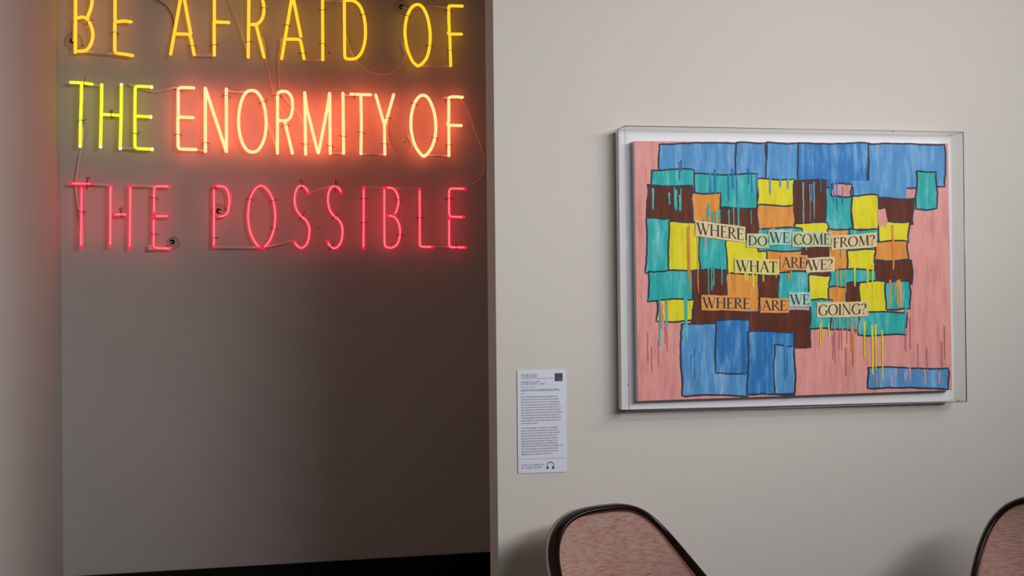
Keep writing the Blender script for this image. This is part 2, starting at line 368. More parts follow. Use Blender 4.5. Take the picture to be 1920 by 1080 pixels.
cable(zG, [(1572, 560), (1567, 700), (1600, 860), (1675, 940), (1750, 965), (1820, 932), (1855, 855), (1842, 790), (1808, 725)], 'thin cable looping from the red-orange Y to the O beside it', .0022, boots=[((1845, 800), (1810, 728))])
cable(zH, [(1415, 225), (1480, 300), (1540, 440), (1600, 620), (1670, 800), (1703, 950), (1703, 1060), (1680, 1130), (1640, 1180), (1570, 1235), (1480, 1265), (1410, 1275)], 'thin cable hanging in a long arc down the right side of the rows', .0022)
def outlet(zf, cx, cy, R, hx, hy, label, lead=None):
    c = zf(cx, cy, YB); e = empty('cable_outlet', c); tag(e, label, 'cable outlet', 'round cable outlets on the niche wall')
    h = zf(hx, hy, YB)
    bm = bmesh.new(); bmesh.ops.create_cone(bm, cap_ends=True, segments=32, radius1=R, radius2=R, depth=.003, matrix=Matrix.Translation(c-Vector((0, .0016, 0))) @ Matrix.Rotation(math.pi/2, 4, 'X'))
    obj('clear_disc', bm, plate_m, e, origin=c)
    bm = bmesh.new(); ring = [c+Vector((math.cos(a)*R, -.003, math.sin(a)*R)) for a in [i*math.pi/20 for i in range(40)]]
    sweep(bm, ring, .0008, 5, closed=True); obj('disc_rim', bm, discrim_m, e, origin=c)
    bm = bmesh.new(); bmesh.ops.create_cone(bm, cap_ends=True, segments=20, radius1=.0105, radius2=.0105, depth=.008, matrix=Matrix.Translation(h-Vector((0, .004, 0))) @ Matrix.Rotation(math.pi/2, 4, 'X'))
    obj('grommet', bm, hole_m, e, origin=h)
    return e
outlet(zA, 240, 500, .037, 228, 488, 'round clear outlet plate behind the foot of the amber B')
outlet(zD, 705, 85, .031, 712, 82, 'round clear outlet plate left of the yellow O at the top')
outlet(zI, 1425, 865, .028, 1415, 847, 'round clear outlet plate at the foot of the pink word THE')
outlet(zJ, 700, 485, .033, 698, 478, 'round clear outlet plate inside the bowl of the pink P')
cable(zA, [(228, 488), (236, 400), (238, 290)], 'short cable leaving the outlet behind the amber B', .0042, Y=YB-.014)
cable(zD, [(712, 82), (780, 98), (900, 97), (1000, 84), (1100, 72), (1200, 80), (1268, 92)], 'thin cable from the top outlet behind the yellow O to the F', .0024, boots=[((1120, 73), (1268, 92))], Y=YB-.014)
cable(zI, [(1415, 847), (1350, 875), (1290, 892), (1225, 906)], 'short cable from the bottom outlet to the pink E', .0022, Y=YB-.014)
cable(zJ, [(698, 478), (735, 497), (790, 492), (838, 420), (852, 340), (852, 270)], 'short cable from the outlet inside the pink P', .0032, Y=YB-.014)
# hooks that carry the S tubes
for zf, x, y, lab in ((zJ, 1682, 130, 'small screw hook above the first pink S'), (zK, 957, 138, 'small screw hook above the second pink S'),
                      (zI, 421, 95, 'small wire hook above the bar of the pink T'), (zI, 810, 460, 'small wire hook above the crossbar of the pink H'),
                      (zE, 690, 508, 'small wire hook above the crossbar of the lemon H')):
    p = zf(x, y, YB); bm = bmesh.new()
    ring = [p+Vector((math.cos(a)*.006, -.012, math.sin(a)*.006)) for a in [i*math.pi/6 for i in range(10)]]
    sweep(bm, ring, .0013, 5); sweep(bm, [ring[0], p+Vector((.006, 0, 0))], .0013, 5); sweep(bm, [ring[-1], ring[-1]+Vector((0, -.02, -.018))], .0011, 5)
    tag(obj('wall_hook', bm, steel_m, None, origin=p), lab, 'hook', 'hooks holding the neon tubes')
for zf, x, y, n in ((zK, 740, 692, 0), (zC, 870, 630, 1), (zH, 755, 740, 2), (zA, 352, 545, 3)):
    p = zf(x, y, YB); bm = bmesh.new(); sweep(bm, [p, p-Vector((0, .0015, 0))], .0032, 8, caps=False)
    lab = ['small dark nail mark between the two pink S letters', 'small dark nail mark between the yellow I and D', 'small dark nail mark between the red-orange Y and O', 'small dark nail mark inside the foot of the amber B'][n]
    tag(obj('wall_plug', bm, steel_m, None, origin=p), lab, 'wall plug', 'filled nail holes in the niche wall')

# ------------------------------------------------------------------ painting in its clear box
def ribbon(bm, pts, w, Y, mi=0):
    """flat paint line through pixel points, width w in pixels"""
    P = [Vector(p) for p in pts]; L = []; R = []
    for i, p in enumerate(P):
        t = (P[min(i+1, len(P)-1)]-P[max(i-1, 0)]).normalized(); n = Vector((-t.y, t.x))
        ww = w[i] if isinstance(w, (list, tuple)) else w
        L.append(bm.verts.new(at(*(p+n*ww/2), Y))); R.append(bm.verts.new(at(*(p-n*ww/2), Y)))
    for i in range(len(P)-1):
        f = bm.faces.new((L[i], L[i+1], R[i+1], R[i])); f.material_index = mi
def paint_mat(name, c, c2=None, f2=.0):
    m = bpy.data.materials.new(name); nt, b = nodes(m); b.inputs['Roughness'].default_value = .6; b.inputs['Specular IOR Level'].default_value = .25
    tc = nt.nodes.new('ShaderNodeTexCoord'); mp = nt.nodes.new('ShaderNodeMapping'); mp.inputs['Scale'].default_value = (38, 38, 7)
    n = nt.nodes.new('ShaderNodeTexNoise'); n.inputs['Scale'].default_value = 1; n.inputs['Detail'].default_value = 7; n.inputs['Roughness'].default_value = .62
    r = nt.nodes.new('ShaderNodeValToRGB')
    a = Vector(under(c)); e = r.color_ramp.elements
    c2 = Vector(under(c2)) if c2 else a*1.25
    e[0].position = .34; e[0].color = (*(a*.78), 1); e[1].position = .50; e[1].color = (*a, 1)
    k = e.new(.62+f2); k.color = (*[min(.9, v) for v in (a*.55+c2*.45)], 1); k = e.new(.70+f2); k.color = (*c2, 1)
    nt.links.new(tc.outputs['Object'], mp.inputs[0]); nt.links.new(mp.outputs[0], n.inputs['Vector']); nt.links.new(n.outputs['Fac'], r.inputs[0]); nt.links.new(r.outputs[0], b.inputs['Base Color'])
    bp = nt.nodes.new('ShaderNodeBump'); bp.inputs['Strength'].default_value = .25; bp.inputs['Distance'].default_value = .001
    nt.links.new(n.outputs['Fac'], bp.inputs['Height']); nt.links.new(bp.outputs[0], b.inputs['Normal']); return m
PM = [paint_mat('pink_paint', (209, 140, 136), (214, 158, 156), .03), paint_mat('sky_blue_paint', (78, 138, 190), (150, 185, 218), .02), paint_mat('deep_blue_paint', (40, 112, 176), (120, 168, 208)),
      paint_mat('teal_paint', (36, 160, 160), (150, 205, 205), .05), paint_mat('yellow_paint', (226, 196, 24), (240, 215, 70), .04), paint_mat('orange_paint', (232, 135, 55), (240, 165, 90), .04),
      paint_mat('umber_paint', (84, 34, 14), (120, 58, 28), .04), paint_mat('dark_line_paint', (42, 46, 64), (70, 80, 100), .05), paint_mat('grey_drip_paint', (110, 135, 140), (140, 165, 170))]
PK, SB, DB, TL, YL, OR, BR, LN, GD = range(9)
YCF = 3.337
cq = [(1189.3, 264.3), (1777.5, 269.3), (1785, 731.3), (1196.3, 752)]
pe = empty('painting', at(1491, 742, 3.3625)); tag(pe, 'abstract canvas of pink, blue, teal and yellow patches with pasted words', 'painting')
bm = bmesh.new(); slab(bm, cq, YCF, 3.3625)
cv = obj('canvas', bm, mat('raw_canvas_edge', (.74, .74, .74), .8, .06, (60, 60, 60)), pe, origin=at(1491, 742, 3.3625))
bm = bmesh.new()
LAY = [0]
def poly(pts, mi, lay):
    LAY[0] += 1; lay = LAY[0]*.15
    f = bm.faces.new([bm.verts.new(at(x, y, YCF-.0004-.00012*lay)) for x, y in pts]); f.material_index = mi
poly([(1189.3, 264.3), (1777.5, 269.3), (1785, 731.3), (1196.3, 752)], PK, 0)
rnd = random.Random(3)
def wob(x0, y0, x1, y1, j=2.5):
    """hand-painted quadrilateral with a slightly uneven outline"""
    k = 0.010*(1); o = []
    c = [(x0, y0), (x1, y0), (x1, y1), (x0, y1)]
    for i in range(4):
        a, d = c[i], c[(i+1) % 4]; n = max(3, int(math.hypot(d[0]-a[0], d[1]-a[1])/9))
        ph = rnd.uniform(0, 6)
        for t in range(n):
            s = t/n; e = math.sin(s*5+ph)*j*.6+rnd.uniform(-.7, .7)
            dx, dy = d[0]-a[0], d[1]-a[1]; L = math.hypot(dx, dy)
            o.append((a[0]+dx*s-dy/L*e, a[1]+dy*s+dx/L*e))
    return o
def patch(x0, y0, x1, y1, mi, lay=2, line=True, j=2.5):
    o = wob(x0, y0, x1, y1, j); poly(o, mi, lay)
    if line: ribbon(bm, o+[o[0]], 3.2, YCF-.0004-.00012*(LAY[0]*.15+.07), LN)
# blue field across the top, cut into panels
patch(1236, 269, 1380, 330, SB, 1, True); patch(1380, 267.5, 1437, 338, SB, 1, True); patch(1437, 268, 1497, 342, SB, 1, True)
patch(1497, 268.5, 1628, 372, DB, 1, True); patch(1628, 270.5, 1772, 352, SB, 1, True); patch(1594, 340, 1700, 420, SB, 1, False)
# patchwork of colour fields
for q in ((1222, 318, 1302, 362, TL), (1302, 326, 1420, 398, TL), (1420, 336, 1489, 386, YL), (1489, 338, 1548, 420, BR), (1548, 352, 1598, 432, TL), (1598, 366, 1648, 432, YL),
          (1648, 372, 1712, 420, BR), (1214, 348, 1300, 418, BR), (1298, 362, 1350, 432, OR), (1350, 390, 1421, 448, BR), (1421, 385, 1490, 430, OR), (1489, 418, 1552, 442, YL),
          (1552, 430, 1592, 508, OR), (1592, 430, 1648, 470, TL), (1648, 416, 1704, 454, YL), (1212, 410, 1256, 512, TL), (1254, 416, 1314, 516, YL), (1312, 438, 1364, 508, TL),
          (1362, 448, 1438, 516, YL), (1421, 428, 1504, 472, TL), (1437, 470, 1520, 516, OR), (1504, 462, 1554, 518, BR), (1588, 468, 1642, 510, YL), (1640, 452, 1702, 492, OR),
          (1642, 488, 1710, 532, BR), (1216, 508, 1300, 566, TL), (1298, 506, 1364, 584, BR), (1362, 514, 1423, 588, OR), (1422, 516, 1462, 562, BR), (1460, 510, 1517, 562, TL),
          (1516, 516, 1560, 566, YL), (1556, 506, 1642, 542, TL), (1554, 538, 1592, 584, OR), (1588, 530, 1616, 586, BR), (1612, 528, 1664, 590, YL), (1660, 528, 1706, 580, TL),
          (1232, 562, 1300, 602, YL), (1298, 580, 1400, 612, BR), (1400, 584, 1520, 650, BR), (1519, 562, 1560, 616, TL), (1558, 582, 1612, 618, TL), (1610, 586, 1700, 628, TL),
          (1718, 322, 1756, 392, TL)):
    patch(*q, lay=2)
patch(1278, 606, 1402, 742, SB, 1); patch(1342, 600, 1404, 700, DB, 2); patch(1402, 622, 1490, 740, DB, 1); patch(1452, 648, 1490, 738, SB, 2)
patch(1628, 690, 1778, 728, SB, 2)
# a few pink gaps left open in the upper right
patch(1560, 345, 1596, 368, PK, 4); patch(1646, 392, 1662, 424, PK, 4, False)
# runs of paint
def drip(x, y, L, w, mi, lay=5):
    n = 6; pts = [(x+.0145*L*i/n+rnd.uniform(-.5, .5), y+L*i/n) for i in range(n+1)]
    ww = [w*(1, .9, .75, .7, .7, .85, .5)[i] for i in range(n+1)]
    LAY[0] += .35; ribbon(bm, pts, ww, YCF-.0004-.00012*LAY[0]*.15, mi)
for (x0, x1, y, mi, n, L) in ((1310, 1420, 326, DB, 9, 46), (1440, 1500, 335, SB, 5, 30), (1500, 1590, 345, DB, 6, 50), (1222, 1300, 360, TL, 6, 40), (1320, 1415, 392, TL, 9, 42), (1300, 1350, 420, GD, 4, 50),
                          (1425, 1490, 425, OR, 6, 14), (1258, 1310, 430, OR, 4, 110), (1320, 1360, 500, TL, 4, 70), (1365, 1435, 512, YL, 7, 26), (1230, 1300, 560, TL, 4, 80), (1440, 1500, 512, OR, 3, 26),
                          (1556, 1590, 500, OR, 3, 50), (1600, 1640, 505, YL, 3, 60), (1650, 1706, 528, OR, 5, 46), (1520, 1560, 612, YL, 3, 40), (1556, 1600, 612, OR, 4, 66), (1600, 1660, 615, YL, 4, 90),
                          (1290, 1340, 735, SB, 0, 0), (1350, 1480, 640, DB, 10, 90), (1285, 1345, 660, DB, 3, 70), (1640, 1770, 700, PK, 7, 24), (1690, 1700, 560, TL, 2, 60), (1505, 1540, 345, GD, 4, 90),
                          (1670, 1700, 430, OR, 2, 70), (1490, 1515, 440, GD, 2, 24), (1575, 1620, 440, TL, 4, 36), (1262, 1290, 300, DB, 2, 40)):
    for k in range(n):
        drip(rnd.uniform(x0, x1), y+rnd.uniform(-12, 6), L*rnd.uniform(.5, 1.2), rnd.uniform(2, 4.6), mi)
ROSE = 9; PM.append(paint_mat('rose_streak_paint', (196, 118, 124)))
for k in range(26):
    x = rnd.choice([rnd.uniform(1200, 1262), rnd.uniform(1540, 1610), rnd.uniform(1690, 1775)]); drip(x, rnd.uniform(560, 660), rnd.uniform(20, 70), rnd.uniform(1.2, 3.5), ROSE, 1)
img = obj('painted_surface', bm, PM, pe, origin=at(1491, 742, YCF))

# pasted words, roman capitals drawn stroke by stroke
TK, TN = .15, .05
def arc(cx, cy, rx, ry, a0, a1, n=18):
    return [(cx+rx*math.cos(math.radians(a0+(a1-a0)*i/n)), cy+ry*math.sin(math.radians(a0+(a1-a0)*i/n))) for i in range(n+1)]
def ser(x, y, w=.26): return ([(x-w/2, y), (x+w/2, y)], .04)
GL = {
 'W': (1.14, [([(.05, 1), (.37, 0)], TK), ([(.37, 0), (.62, .95)], TN), ([(.50, 1), (.80, 0)], TK), ([(.80, 0), (1.08, 1)], TN), ser(.06, .98), ser(.52, .98, .2), ser(1.06, .98, .2)]),
 'H': (.92, [([(.16, 0), (.16, 1)], TK), ([(.74, 0), (.74, 1)], TK), ([(.16, .52), (.74, .52)], TN), ser(.16, .98), ser(.16, .02), ser(.74, .98), ser(.74, .02)]),
 'E': (.66, [([(.16, 0), (.16, 1)], TK), ([(.05, .98), (.56, .98)], TN), ([(.16, .52), (.46, .52)], TN), ([(.05, .02), (.60, .02)], TN), ([(.55, .82), (.55, 1)], .045), ([(.46, .44), (.46, .60)], .04), ([(.59, 0), (.62, .2)], .045)]),
 'F': (.62, [([(.16, 0), (.16, 1)], TK), ([(.05, .98), (.56, .98)], TN), ([(.16, .50), (.46, .50)], TN), ser(.16, .02), ([(.55, .80), (.55, 1)], .045), ([(.46, .42), (.46, .58)], .04)]),
 'R': (.78, [([(.16, 0), (.16, 1)], TK), (arc(.28, .75, .27, .235, 90, -90), 'v'), ([(.16, .985), (.3, .985)], TN), ([(.16, .515), (.3, .515)], TN), ([(.34, .5), (.74, 0)], TK*.9), ser(.16, .02), ser(.12, .98, .16)]),
 'D': (.92, [([(.16, 0), (.16, 1)], TK), (arc(.30, .5, .48, .48, 90, -90), 'v'), ([(.06, .98), (.32, .98)], TN), ([(.06, .02), (.32, .02)], TN)]),
 'O': (.98, [(arc(.48, .5, .40, .48, 0, 360, 32), 'v')]),
 'C': (.84, [(arc(.48, .5, .40, .48, 42, 318, 26), 'v'), ([(.77, .74), (.79, .94)], .04)]),
 'G': (.92, [(arc(.48, .5, .40, .48, 42, 322, 26), 'v'), ([(.77, .74), (.79, .94)], .04), ([(.78, .1), (.78, .44)], TK*.85), ser(.78, .44, .24)]),
 'M': (1.08, [([(.14, 0), (.19, 1)], TN), ([(.20, 1), (.54, .04)], TK), ([(.54, .04), (.86, 1)], TN), ([(.90, 0), (.87, 1)], TK), ser(.14, .02, .22), ser(.91, .02), ser(.16, .98, .16), ser(.9, .98, .16)]),
 '?': (.52, [(arc(.24, .76, .19, .21, 160, -60, 16), 'v'), ([(.33, .57), (.22, .42), (.22, .26)], .05), ([(.22, .02), (.22, .12)], .12)]),
 'A': (.82, [([(.08, 0), (.40, 1)], TN), ([(.38, 1), (.73, 0)], TK), ([(.2, .36), (.6, .36)], TN), ser(.08, .02, .2), ser(.73, .02, .24)]),
 'T': (.74, [([(.36, 0), (.36, 1)], TK), ([(.04, .97), (.68, .97)], .06), ([(.05, .80), (.04, 1)], .04), ([(.67, .80), (.68, 1)], .04), ser(.36, .02)]),
 'I': (.34, [([(.17, 0), (.17, 1)], TK), ser(.17, .98), ser(.17, .02)]),
 'N': (.94, [([(.16, 0), (.16, 1)], TN), ([(.15, 1), (.76, .02)], TK), ([(.77, 0), (.77, 1)], TN), ser(.16, .02, .2), ser(.12, .98, .18), ser(.77, .98, .2)]),
}
ink = mat('black_print', (.012, .011, .012), .6)
def letters(text, tl, tr, bl, Y, m, parent, name='lettering'):
    """tl, tr, bl: pixel corners of the cap-height box"""
    adv = sum(GL[c][0] for c in text); bm = bmesh.new(); x = 0
    A, B, C = Vector(tl), Vector(tr), Vector(bl)
    def W2(p): u = p[0]/adv; v = 1-p[1]; q = A+(B-A)*u+(C-A)*v; return at(q.x, q.y, Y)
    for c in text:
        g, st = GL[c]
        for pts, w in st:
            P = [Vector((x+p[0], p[1])) for p in pts]; L = []; R = []
            for i, p in enumerate(P):
                t = (P[min(i+1, len(P)-1)]-P[max(i-1, 0)]).normalized()
                ww = (TN+(TK-TN)*abs(t.y)**1.6) if w == 'v' else w
                n = Vector((-t.y, t.x)) if (w == 'v' or abs(t.y) < .3 or abs(t.x) < .05) else Vector((1, 0))
                L.append(bm.verts.new(W2(p+n*ww/2))); R.append(bm.verts.new(W2(p-n*ww/2)))
            for i in range(len(P)-1): bm.faces.new((L[i], L[i+1], R[i+1], R[i]))
        x += g
    return obj(name, bm, m, parent, origin=W2((0, 0)))
cream = paint_mat('cream_paper', (216, 184, 140), (222, 196, 160)); creamg = paint_mat('greenish_paper', (176, 184, 140), (190, 200, 160)); creamb = paint_mat('pale_teal_paper', (150, 190, 176), (180, 205, 196))
creamo = paint_mat('tan_paper', (216, 140, 72), (220, 160, 100)); creamy = paint_mat('straw_paper', (222, 190, 110), (226, 200, 130))
for txt, x0, yt, x1, yt1, yb, pm in (('WHERE', 1306.5, 417, 1395, 429, 438.5, cream), ('DO', 1403, 441.5, 1439, 443, 460, creamg), ('WE', 1443.5, 435, 1481, 435.5, 455, creamb),
                                 ('COME', 1488, 438.5, 1557, 438, 459, creamg), ('FROM?', 1562, 446, 1641, 440, 465, cream), ('WHAT', 1380.5, 487.5, 1458, 490.5, 508.5, creamy),
                                 ('ARE', 1466, 482, 1511.5, 482.5, 502, creamo), ('WE?', 1514.5, 487.5, 1562, 485.5, 507, cream), ('WHERE', 1318, 557, 1407, 559, 577.5, creamo),
                                 ('ARE', 1429, 562.5, 1476, 563, 582, creamo), ('WE', 1482, 552, 1518, 552, 571, creamb), ('GOING?', 1534.5, 571.5, 1625, 568.5, 592, cream)):
    h = yb-yt; dx = -.008*h
    bm = bmesh.new(); sl = (yt1-yt)/(x1-x0)
    c = [(x0-3, yt-4-3*sl), (x1+3, yt1-4), (x1+3, yt1+h+4), (x0-3, yb+4)]
    e = []
    for i in range(4):
        a, d = c[i], c[(i+1) % 4]
        for t in range(5): e.append((a[0]+(d[0]-a[0])*t/5+rnd.uniform(-.7, .7), a[1]+(d[1]-a[1])*t/5+rnd.uniform(-.7, .7)))
    fr = [bm.verts.new(at(x, y, YCF-.0032)) for x, y in e]; bm.faces.new(fr)
    r = bmesh.ops.extrude_face_region(bm, geom=bm.faces[:]); bmesh.ops.translate(bm, verts=[v for v in r['geom'] if isinstance(v, bmesh.types.BMVert)], vec=(0, .0005, 0))
    pw = obj('word_paper', bm, pm, pe, origin=at(x0, yb, YCF-.0030))
    letters(txt, (x0, yt), (x1, yt1), (x0, yb), YCF-.0035, ink, pw)

# clear acrylic box
be = empty('acrylic_display_box', at(1490, 765, YF)); tag(be, 'clear acrylic display box with white backing board on the right-hand wall', 'display case')
acr = clear_mat('clear_acrylic', (.99, .99, .99), .5); acr_side = clear_mat('clear_acrylic_side', (.975, .975, .98), .25)
edge_m = mat('acrylic_edge', (.27, .265, .26), .15, spec=.8); edge_l = mat('light_acrylic_edge', (.50, .50, .51), .15, spec=.8)
board_m = mat('white_mount_board', (.86, .86, .90), .7)
YX = 3.327
fc = [(1171.8, 236), (1806, 247.6), (1812.2, 753.4), (1179.5, 774)]
P = [at(x, y, YX) for x, y in fc]; Q = [at(x, y, YF-.001) for x, y in ((1155.6, 243), (1780, 253.5), (1786, 748.5), (1162, 770.5))]
Qb = [Vector((p.x, YF-.001, p.z)) for p in P]
bm = bmesh.new(); slab(bm, [(1160, 244.3), (1782.8, 254.6), (1788.8, 752.2), (1166, 768.2)], 3.363, YF-.003); obj('backing_board', bm, board_m, be, origin=Qb[3])
def sheet(name, quad, off, m):
    bm = bmesh.new(); a = [bm.verts.new(p) for p in quad]; c = [bm.verts.new(p+Vector(off)) for p in quad]
    bm.faces.new(a); bm.faces.new(c[::-1])
    for i in range(4): bm.faces.new((a[i], c[i], c[(i+1) % 4], a[(i+1) % 4]))
    bmesh.ops.recalc_face_normals(bm, faces=bm.faces); return obj(name, bm, m, be, origin=quad[0])
sheet('front_panel', P, (0, .003, 0), acr)
sheet('side_panel', [P[0], P[3], Qb[3], Qb[0]], (.004, 0, 0), acr_side); sheet('side_panel', [P[1], P[2], Qb[2], Qb[1]], (-.004, 0, 0), acr_side)
sheet('side_panel', [P[0], P[1], Qb[1], Qb[0]], (0, 0, -.004), acr_side); sheet('side_panel', [P[3], P[2], Qb[2], Qb[3]], (0, 0, .004), acr_side)
for a, c, r, m in ((P[0], P[1], .0012, edge_m), (P[1], P[2], .0019, edge_m), (P[2], P[3], .0013, edge_m), (P[3], P[0], .0008, edge_l), (Qb[0], Qb[3], .0009, edge_l), (P[0], Qb[0], .0013, edge_m),
                   (P[3], Qb[3], .0017, edge_m), (P[1], Qb[1], .0007, edge_l), (P[2], Qb[2], .0007, edge_l)):
    bm = bmesh.new(); sweep(bm, [a, c], r, 6, caps=False); obj('seam', bm, m, be, origin=a)
for x, y, Y in ((1157.2, 292, YF-.004), (1172.6, 291, YX+.004), (1160, 507, YF-.004), (1175.3, 507, YX+.004), (1177.8, 722, YX+.004), (1283, 238.3, YX+.003), (1482, 242, YX+.003), (1675, 246.3, YX+.003), (1290, 770.6, YX+.003), (1680, 757.4, YX+.003), (1796, 752.5, YX+.02)):
    p = at(x, y, Y); bm = bmesh.new(); bmesh.ops.create_icosphere(bm, subdivisions=1, radius=.0021, matrix=Matrix.Translation(p)); obj('screw', bm, steel_m, be, origin=p)

# ------------------------------------------------------------------ wall label
le = empty('wall_label', at(1016, 886, YF)); tag(le, 'white printed wall text card to the left of the painting', 'label')
card_m = mat('white_card', under((190, 193, 208)), .6)
bm = bmesh.new(); slab(bm, [(970, 695.6), (1060.2, 693.4), (1061.9, 858), (971.4, 861.2)], YF-.003, YF); obj('text_card', bm, card_m, le, origin=at(1016, 860, YF))
bm = bmesh.new(); slab(bm, [(971.4, 861.9), (1061.9, 858.7), (1062.3, 884.9), (971.8, 887.8)], YF-.003, YF); obj('audio_card', bm, card_m, le, origin=at(1016, 886, YF))
YT = YF-.0033
grey_ink = mat('grey_print', under((92, 92, 108)), .7); dark_ink = mat('dark_print', under((22, 23, 32)), .7); logo_m = mat('charcoal_print', under((62, 58, 72)), .7); mid_ink = mat('mid_print', under((55, 57, 74)), .7)
def text(s, x0, ytop, x1, ybot, m, shear=0, spacing=1.0, name='printed_text', off=0):
    cu = bpy.data.curves.new('t', 'FONT'); cu.body = s; cu.size = 1; cu.shear = shear; cu.space_line = spacing; cu.resolution_u = 2; cu.fill_mode = 'FRONT'
    o = bpy.data.objects.new('t', cu); COL.objects.link(o)
    dg = bpy.context.evaluated_depsgraph_get(); me = bpy.data.meshes.new_from_object(o.evaluated_get(dg))
    bpy.data.objects.remove(o); bpy.data.curves.remove(cu)
    n = len(me.vertices); co = np.empty(n*3); me.vertices.foreach_get('co', co); co = co.reshape(-1, 3)
    lo = co.min(0); hi = co.max(0)
    a = at(x0, ytop, YT-off); c = at(x1, ytop, YT-off); d = at(x0, ybot, YT-off)
    X = a.x+(co[:, 0]-lo[0])/(hi[0]-lo[0])*(c.x-a.x); Zz = d.z+(co[:, 1]-lo[1])/(hi[1]-lo[1])*(a.z-d.z)
    out = np.stack([X-a.x, np.zeros(n), Zz-a.z], -1)
    me.vertices.foreach_set('co', out.ravel()); me.materials.clear(); me.materials.append(m)
    ob = bpy.data.objects.new(name, me); COL.objects.link(ob); ob.parent = le; ob.location = a-WP[le.name]; return ob
text('JAUNE QUICK-\nTO-SEE SMITH', 976.3, 701.3, 1008, 709.2, grey_ink, .2, .8)
text('CONFEDERATED SALISH AND KOOTENAI NATION, 1940-2025', 976.3, 709.9, 1039, 711.4, mid_ink)
text('WHERE DO WE\nCOME FROM? I, 2001', 976.3, 714.8, 1022, 723, grey_ink, .2, .8)
text('MIXED MEDIA ON CANVAS', 976.3, 725.7, 1003.6, 727.2, dark_ink)
text('THE ALTHER COLLECTION OF CONTEMPORARY ART, WILLIAMS\nMUSEUM OF ART, GIFT OF BARBARA BLAKE THOMSEN, BA & FUND', 976.3, 730.3, 1049.5, 734.6, mid_ink, 0, .8)
text('2020.1.4', 976.3, 738, 984, 739.5, mid_ink)
text('''Born in the Flathead Reservation in Montana and
raised in the west coast, Jaune Quick-To-See Smith
knew she wanted to be an artist at a very young age.
Once told that women could not be artists because
that was the exclusive realm of men, Smith went on to
earn a Bachelors in Art Education and later a Masters
in Art from the University of New Mexico. She explores
Native American identity and politics through humor
and visual language. Smith often deploys references to
popular culture as social commentary and criticism of
contemporary politics.''', 976.6, 743.2, 1055, 796.2, dark_ink, 0, 1.25)
text('''For Smith art-making is a language for investigating
identity and place; her upbringing as well as current
issues are at the core of her practice. In this work, she
depicts a map of the United States in bright colors
that drip from top to bottom creating an image that
suggests transgressed boundaries. The text on the
map alludes to Paul Gauguin's iconic 1897 painting
Where Do We Come From? What Are We? Where Are
We Going? Through text and image Smith not only
questions the demarcation of the land, but also the
significance of one's identity in relation to it.''', 977, 801.5, 1054.5, 854.3, dark_ink, 0, 1.25)
text('Scan to listen to\nan audio guide', 977.5, 870.2, 1021, 880.6, grey_ink, 0, .8)
bm = bmesh.new(); slab(bm, [(1040, 699.8), (1054.8, 699.4), (1055, 714.5), (1040.2, 714.9)], YT, YT+.0002); obj('logo_square', bm, logo_m, le, origin=at(1047, 714, YT))
for y in (709.4, 710.9, 712.4):
    bm = bmesh.new(); slab(bm, [(1046.6, y), (1052.8-(y > 712)*1.5, y-.1), (1052.8-(y > 712)*1.5, y+.7), (1046.6, y+.8)], YT-.0004, YT-.0002); obj('logo_line', bm, grey_ink, le, origin=at(1047, y, YT))
bm = bmesh.new()
hp = [at(1031.9+6.6*math.cos(math.radians(a)), 873.6-7*math.sin(math.radians(a)), YT) for a in range(-5, 186, 12)]
def rib3(bm, pts, w):
    L = []; R = []
    for i, p in enumerate(pts):
        t = (pts[min(i+1, len(pts)-1)]-pts[max(i-1, 0)]).normalized(); n = Vector((-t.z, 0, t.x))
        ww = w*(.45+.55*math.sin(math.pi*i/(len(pts)-1)))
        L.append(bm.verts.new(p+n*ww)); R.append(bm.verts.new(p-n*ww))
    for i in range(len(pts)-1): bm.faces.new((L[i], L[i+1], R[i+1], R[i]))
rib3(bm, hp, .0013)
for x0, x1 in ((1026.0, 1028.3), (1035.6, 1037.9)):
    bm.faces.new([bm.verts.new(at(x, y, YT)) for x, y in ((x0, 874), (x1, 873.6), (x1, 879.6), (x0, 879.2))])
for x0, x1 in ((1024.5, 1025.7), (1038.2, 1039.4)):
    bm.faces.new([bm.verts.new(at(x, y, YT)) for x, y in ((x0, 875), (x1, 874.6), (x1, 878.6), (x0, 878.2))])
obj('headphone_icon', bm, dark_ink, le, origin=at(1032, 876, YT))

